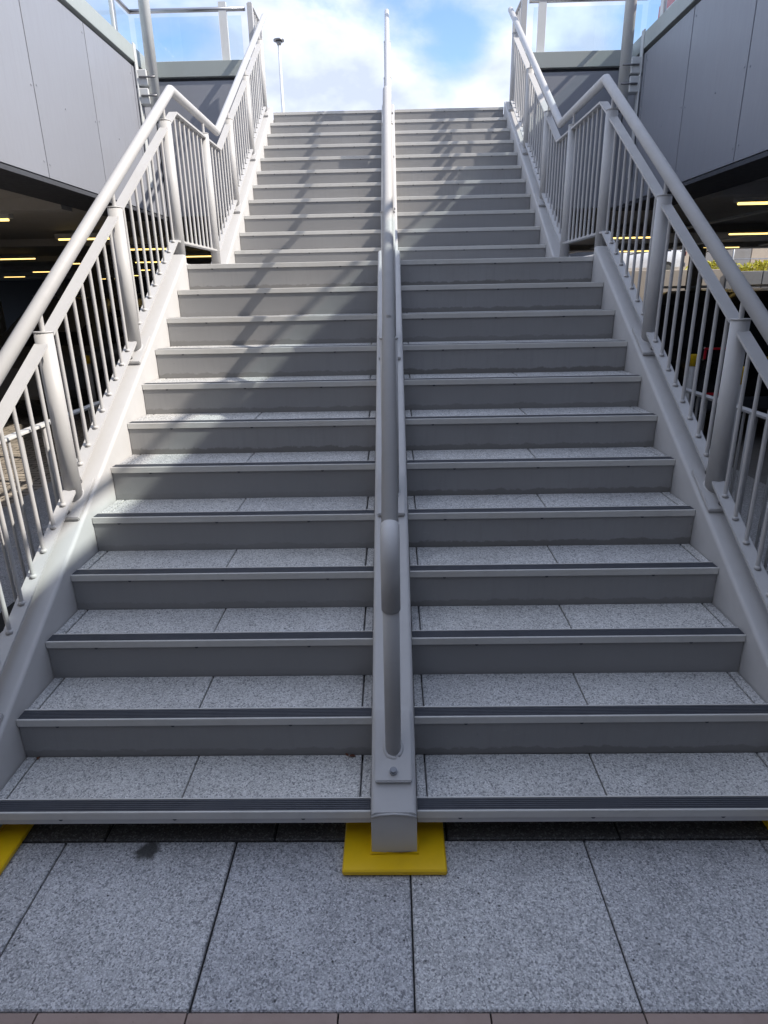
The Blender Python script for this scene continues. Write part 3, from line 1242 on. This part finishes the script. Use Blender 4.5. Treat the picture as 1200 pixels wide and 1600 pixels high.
# ------------------------------------------------------------------ cars
def loft_car(L_, hw, zr, zb, kind):
    """side stations: y, z_low, z_belt, z_roof, half widths; nose at +y, tail at y=0"""
    if kind == 'suv':
        st = [(0.0, .45, .95, 1.00, .86), (0.05, .36, 1.0, 1.12, .95), (0.16, .34, 1.06, zr - .22, .99), (0.34, .33, 1.07, zr - .03, 1.0), (0.9, .33, 1.07, zr, 1.0),
              (1.8, .33, 1.06, zr - .01, 1.0), (2.5, .33, 1.05, zr - .08, 1.0), (3.0, .33, 1.04, 1.42, 1.0), (3.4, .33, 1.03, 1.09, .99), (4.2, .34, .98, 1.0, .96),
              (4.58, .38, .84, .86, .90), (4.68, .46, .70, .71, .80)]
    else:
        st = [(0.0, .45, .85, .88, .85), (0.06, .32, .93, .96, .94), (0.25, .28, .95, 1.02, .98), (0.55, .28, .95, zr - .12, 1.0), (1.1, .28, .94, zr, 1.0),
              (2.0, .28, .93, zr - .01, 1.0), (2.6, .28, .92, zr - .13, 1.0), (3.15, .28, .90, .98, .99), (3.9, .29, .84, .86, .96), (4.2, .33, .70, .72, .88), (4.28, .42, .60, .61, .78)]
    k = L_ / st[-1][0]
    rings = []
    for (y, z0, zbelt, zroof, w) in st:
        w = w * hw
        up = (zroof - zbelt)
        rw = w * (1.0 - min(0.26, 0.30 * up / 0.7)) - 0.02
        half = [(w * .80, z0), (w * .97, z0 + .14), (w, (z0 + zbelt) / 2), (w * .985, zbelt - 0.03), (w * .965, zbelt), (rw + .03, zbelt + up * .86), (rw - .08, zbelt + up * .985), (rw * .5, zroof + .004)]
        ring = [(x, y * k, z) for x, z in half] + [(-x, y * k, z) for x, z in reversed(half)]
        rings.append(ring)
    n = len(rings[0])
    mm = MB()
    vs = [p for r in rings for p in r]
    fs = []
    for i in range(len(rings) - 1):
        for j in range(n):
            fs.append((i * n + j, i * n + (j + 1) % n, (i + 1) * n + (j + 1) % n, (i + 1) * n + j))
    mm.add(vs, fs, True)
    mm.add(rings[0], [tuple(range(n))])
    mm.add(rings[-1], [tuple(range(n))[::-1]])
    return mm, st, k, rings


def make_car(label, paint_m, kind, L_, hw, zr, loc, rot, group="parked cars", lit=True):
    t = thing("parked_car", label, "car", (0, 0, 0), group)
    mm, st, k, rings = loft_car(L_, hw, zr, 1.0, kind)
    me = to_mesh("body", mm, paint_m)
    if hasattr(me, "set_sharp_from_angle"):
        me.set_sharp_from_angle(angle=R(35))
    put("body", me, t)
    # side glass: quads a little proud of the body between belt and roof
    idx = [i for i in range(len(st)) if st[i][3] - st[i][2] > 0.30]
    for s in (-1, 1):
        for i0, i1 in zip(idx[:-1], idx[1:]):
            a, b = rings[i0], rings[i1]
            ia, ib = (4, 5) if s > 0 else (11, 10)
            y0, y1 = a[ia][1] + 0.03, b[ia][1] - 0.03
            if y1 - y0 < 0.1:
                continue
            def lerp(p, q, f):
                return tuple(p[c] + (q[c] - p[c]) * f for c in range(3))
            q = []
            for rg, yy in ((a, y0), (b, y1)):
                lo, hi = lerp(rg[ia], rg[ib], 0.08), lerp(rg[ia], rg[ib], 0.86)
                q.append((lo[0] + s * 0.004, yy, lo[2]))
                q.append((hi[0] + s * 0.004, yy, hi[2]))
            w = MB()
            off = [(p[0] - s * 0.012, p[1], p[2]) for p in q]
            w.add(q + off, [(0, 1, 3, 2), (4, 6, 7, 5), (0, 4, 5, 1), (2, 3, 7, 6), (1, 5, 7, 3), (0, 2, 6, 4)])
            part("side_window", w, M_CARGLASS, t)
    # rear window and windscreen
    def band(i0, i1, nm):
        a, b = rings[i0], rings[i1]
        xa, xb = a[6][0] * 0.92, b[6][0] * 0.92
        d = -0.006 if nm == "rear_window" else 0.006
        za, zb = a[7][2] + 0.004, b[7][2] - 0.01
        q = [(-xa, a[0][1] + d, za), (xa, a[0][1] + d, za), (xb, b[0][1] + d, zb), (-xb, b[0][1] + d, zb)]
        off = [(p[0], p[1] - d * 2, p[2] - 0.01) for p in q]
        w = MB()
        w.add(q + off, [(0, 1, 2, 3), (7, 6, 5, 4), (0, 4, 5, 1), (1, 5, 6, 2), (2, 6, 7, 3), (3, 7, 4, 0)])
        part(nm, w, M_CARGLASS, t)
    if kind == 'suv':
        band(1, 2, "rear_window")
        band(8, 7, "windscreen")
    else:
        band(2, 3, "rear_window")
        band(7, 6, "windscreen")
    wy = (0.78 * k, 3.55 * k) if kind == 'suv' else (0.72 * k, 3.35 * k)
    rad = 0.36 if kind == 'suv' else 0.31
    for yy in wy:
        for s in (-1, 1):
            w = MB()
            w.tube([(s * (hw - 0.20), yy, rad), (s * (hw - 0.17), yy, rad), (s * (hw + 0.005), yy, rad)], rad, 28)
            ty = part("tyre", w, M_TYRE, t)
            w = MB()
            w.tube([(s * (hw - 0.0), yy, rad), (s * (hw + 0.012), yy, rad)], rad * 0.66, 20)
            part("rim", w, M_RIM, ty)
    for s in (-1, 1):
        w = MB()
        zt = 1.00 if kind == 'suv' else .80
        w.box(min(s * hw * .62, s * hw * .92), max(s * hw * .62, s * hw * .92), -0.02, 0.10, zt, zt + 0.17, 0.02)
        tl = part("tail_light", w, M_CARGLASS, t)
        w = MB()
        w.box(min(s * hw * .63, s * hw * .91), max(s * hw * .63, s * hw * .91), -0.026, 0.0, zt + 0.135, zt + 0.158, 0.004)
        part("light_bar", w, M_REDLAMP, tl)
        w = MB()
        w.box(min(s * hw * .885, s * hw * .91), max(s * hw * .885, s * hw * .91), -0.026, 0.0, zt + 0.03, zt + 0.13, 0.004)
        part("light_bar", w, M_REDLAMP, tl)
        w = MB()
        w.box(min(s * hw * .62, s * hw * .82), max(s * hw * .62, s * hw * .82), -0.006, 0.06, 0.60, 0.635, 0.008)
        part("reflector", w, M_REDLAMP, t)
        w = MB()
        w.box(min(s * (hw + .01), s * (hw + .2)), max(s * (hw + .01), s * (hw + .2)), 2.55 * k, 2.70 * k, 1.02, 1.18, 0.03)
        part("mirror", w, paint_m, t)
        w = MB()
        w.box(min(s * hw * .55, s * hw * .86), max(s * hw * .55, s * hw * .86), (L_ - .16), (L_ - .02), 0.66, 0.80, 0.03)
        part("headlight", w, M_RIM, t)
        if kind == 'suv':
            w = MB()
            w.tube([(s * hw * .66, 0.5, zr + .03), (s * hw * .66, 2.3, zr + .03)], 0.016, 8)
            part("roof_bar", w, M_RIM, t)
    w = MB()
    zp = 0.93 if kind == 'suv' else 0.62
    w.box(-0.26, 0.26, -0.018, 0.02, zp, zp + 0.112, 0.003)
    part("number_plate", w, M_PLATE, t)
    w = MB()
    w.box(-hw * .9, hw * .9, -0.05, 0.22, 0.42, 0.58, 0.03)
    part("bumper", w, M_GRIP, t)
    t.location = loc
    t.rotation_euler = (0, 0, rot)
    return t


make_car("black tall car with a yellow rear plate parked just beyond the right guard rail", M_BLACK, 'suv', 4.7, 0.98, 1.80, (4.55, 5.95, -0.05), 0.0)
make_car("black car parked to the right of the tall black one under the deck", M_BLACK, 'suv', 4.6, 0.95, 1.74, (7.15, 6.5, -0.05), 0.0)
make_car("dark grey car with its windscreen showing under the left deck", M_CARGREY, 'suv', 4.6, 0.95, 1.85, (-5.75, 12.4, -0.05), math.pi)

# ------------------------------------------------------------------ the terrace seen beyond the right car park
terr = MB()
terr.box(3.4, 60, 21.2, 120, -0.06, 2.05)
struct(part("terrace_ground", terr, M_BEIGE))
w = thing("retaining_wall", "long low retaining wall of upright concrete panels beyond the parked cars", "wall", (14, 21.0, 0))
for i in range(14):
    mm = MB()
    x0 = 11.2 + 1.2 * i
    mm.box(x0 + 0.015, x0 + 1.185, 20.85, 21.15, -0.06, 2.22, 0.012)
    part("concrete_panel", mm, M_CONC, w)
w = thing("beige_wall", "sunlit beige wall below the white vehicles beyond the car park", "wall", (8, 21, 0))
for i in range(6):
    mm = MB()
    x0 = 3.4 + 1.3 * i
    mm.box(x0 + 0.006, x0 + 1.294, 20.9, 21.15, -0.06, 2.30, 0.01)
    part("wall_panel", mm, M_BEIGE, w)


def fence_mesh():
    t = thing("terrace_railing", "thin pale wire railing in front of the yellow green shrubs", "railing", (14, 21.3, 2.2))
    for i in range(9):
        mm = MB()
        mm.tube([(11.4 + 1.5 * i, 21.0, 2.2), (11.4 + 1.5 * i, 21.0, 3.0)], 0.022, 8)
        part("post", mm, M_WHITE, t)
    for z in (2.98, 2.6):
        mm = MB()
        mm.tube([(11.4, 21.0, z), (24, 21.0, z)], 0.014, 6)
        part("rail", mm, M_WHITE, t)


fence_mesh()


def shrub(x, y, rx, h, label):
    t = thing("shrub", label, "shrub", (x, y, 2.05), "yellow green shrubs on the terrace")
    rnd = random.Random(int(x * 100))
    mm = MB()
    for i in range(900):
        u, v_, w_ = rnd.gauss(0, 1), rnd.gauss(0, 1), rnd.gauss(0, 1)
        l = math.sqrt(u * u + v_ * v_ + w_ * w_)
        rr = rnd.uniform(0.55, 1.05)
        lump = 1 + 0.25 * noise.noise(Vector((u / l * 2 + x, v_ / l * 2, w_ / l * 2)))
        c = Vector((x + rx * u / l * rr * lump, y + 0.6 * v_ / l * rr * lump, 2.05 + h * 0.45 + h * 0.55 * w_ / l * rr * lump))
        a = Vector((rnd.uniform(-1, 1), rnd.uniform(-1, 1), rnd.uniform(-.6, 1))).normalized() * rnd.uniform(.05, .10)
        b = a.cross(Vector((rnd.uniform(-1, 1), rnd.uniform(-1, 1), rnd.uniform(-1, 1)))).normalized() * 0.04
        mm.add([c - a, c + b, c + a, c - b], [(0, 1, 2, 3)])
    f = part("foliage", mm, M_SHRUB, t, fix=False)
    mm = MB()
    for q in range(4):
        mm.tube([(x + 0.1 * q - .15, y, 2.0), (x + (q - 1.5) * rx * .4, y + .1, 2.05 + h * .6)], 0.02, 5)
    part("stem", mm, M_MOSS, t)


for i, (x, rx, h, lab) in enumerate(((11.4, .75, .95, "small yellow green shrub at the left end of the terrace wall"), (13.3, .9, .85, "yellow green shrub second from the left along the terrace wall"),
                         (14.8, .95, .95, "brightest yellow shrub in the middle of the terrace row"), (16.5, 1.0, .85, "broad yellow green shrub right of the brightest one"),
                         (18.3, 1.0, .95, "yellow green shrub at the right end of the visible row"), (20.2, 1.0, .9, "last yellow green shrub beside the cladded building"))):
    shrub(x, 22.2, rx * 1.25, h * 0.62, lab)
# building behind the shrubs, van and car on the terrace
b = thing("low_building", "long low pale building of ribbed cladding behind the shrubs", "building", (20, 32, 2.05))
for i in range(34):
    mm = MB()
    mm.box(10.5 + 0.9 * i + 0.02, 10.5 + 0.9 * i + 0.88, 31.8, 32.0, 2.05, 6.4, 0.01)
    part("wall_panel", mm, M_CONC if i % 4 else M_BEIGE, b)
mm = MB()
mm.box(10.3, 41.5, 31.5, 40, 6.4, 6.8)
part("roof", mm, M_DARKWALL, b)
mm = MB()
mm.box(10.5, 41.2, 32.05, 39.8, 2.04, 6.39)
part("core", mm, M_DARKWALL, b)
mm = MB()
mm.prism([(13.2, 3.02), (25, 3.02), (25, 2.62), (14.3, 2.62)], 'y', 18.45, 18.75)
tag(part("concrete_beam", mm, M_CONC), "pale concrete beam across the far opening of the car park", "beam")
w = thing("far_wall", "bright cream wall seen through the bars at the far end", "wall", (8, 40, 2.05))
for i in range(8):
    mm = MB()
    mm.box(5.0 + 1.5 * i, 5.0 + 1.5 * i + 1.49, 40, 40.3, 2.05, 7.5, 0.01)
    part("wall_panel", mm, M_BEIGE if i < 2 else M_WHITE, w)
make_car("white car parked on the terrace beyond the car park", M_CARWHITE, 'hatch', 4.2, 0.88, 1.48, (11.2, 25.0, 2.06), R(90), "white vehicles on the terrace")
make_car("tall white van like car beside the white car on the terrace", M_CARWHITE, 'suv', 4.7, 0.96, 1.95, (12.5, 28.2, 2.06), R(90), "white vehicles on the terrace")

# ------------------------------------------------------------------ lamp post on the deck in the distance
t = thing("street_lamp", "slim grey lamp post with a round flat head on the deck behind the stairs", "street lamp", (-3.17, 20, ZTOP))
mm = MB()
mm.tube([(-3.17, 20, ZTOP - 0.02), (-3.165, 20, 8.66)], 0.055, 14, True, 0.040)
part("pole", mm, M_GALV, t)
mm = MB()
mm.tube([(-3.165, 20, 8.60), (-3.165, 20, 8.70)], 0.05, 18, True, 0.10)
mm.tube([(-3.165, 20, 8.70), (-3.165, 20, 8.735)], 0.155, 18)
mm.tube([(-3.165, 20, 8.735), (-3.165, 20, 8.765)], 0.15, 18, True, 0.07)
part("lamp_head", mm, M_RIM, t)

# ------------------------------------------------------------------ small debris
def leaf(x, y, z, s, label):
    mm = MB()
    pts = [(0, -1, 0), (.5, -.35, .25), (.42, .35, .3), (0, 1, .1), (-.42, .3, .28), (-.5, -.4, .2), (0, 0, 0.02)]
    an = random.uniform(0, 6.28)
    vs = [(x + s * (p[0] * math.cos(an) - p[1] * math.sin(an)), y + s * (p[0] * math.sin(an) + p[1] * math.cos(an)), z + s * p[2] + 0.001) for p in pts]
    top = len(vs)
    mm.add(vs, [(6, i, (i + 1) % 6) for i in range(6)])
    o = part("dead_leaf", mm, M_LEAF, fix=False)
    tag(o, label, "leaf", "dead leaves on the steps")


leaf(-0.155, 0.262, Z1, 0.014, "small reddish dead leaf against the first riser beside the centre stringer")
leaf(-0.175, 0.270, Z1, 0.010, "tiny brown dead leaf left of the reddish one on the first tread")
leaf(-1.335, 0.262, Z1, 0.012, "small brown dead leaf in the left corner of the first tread")
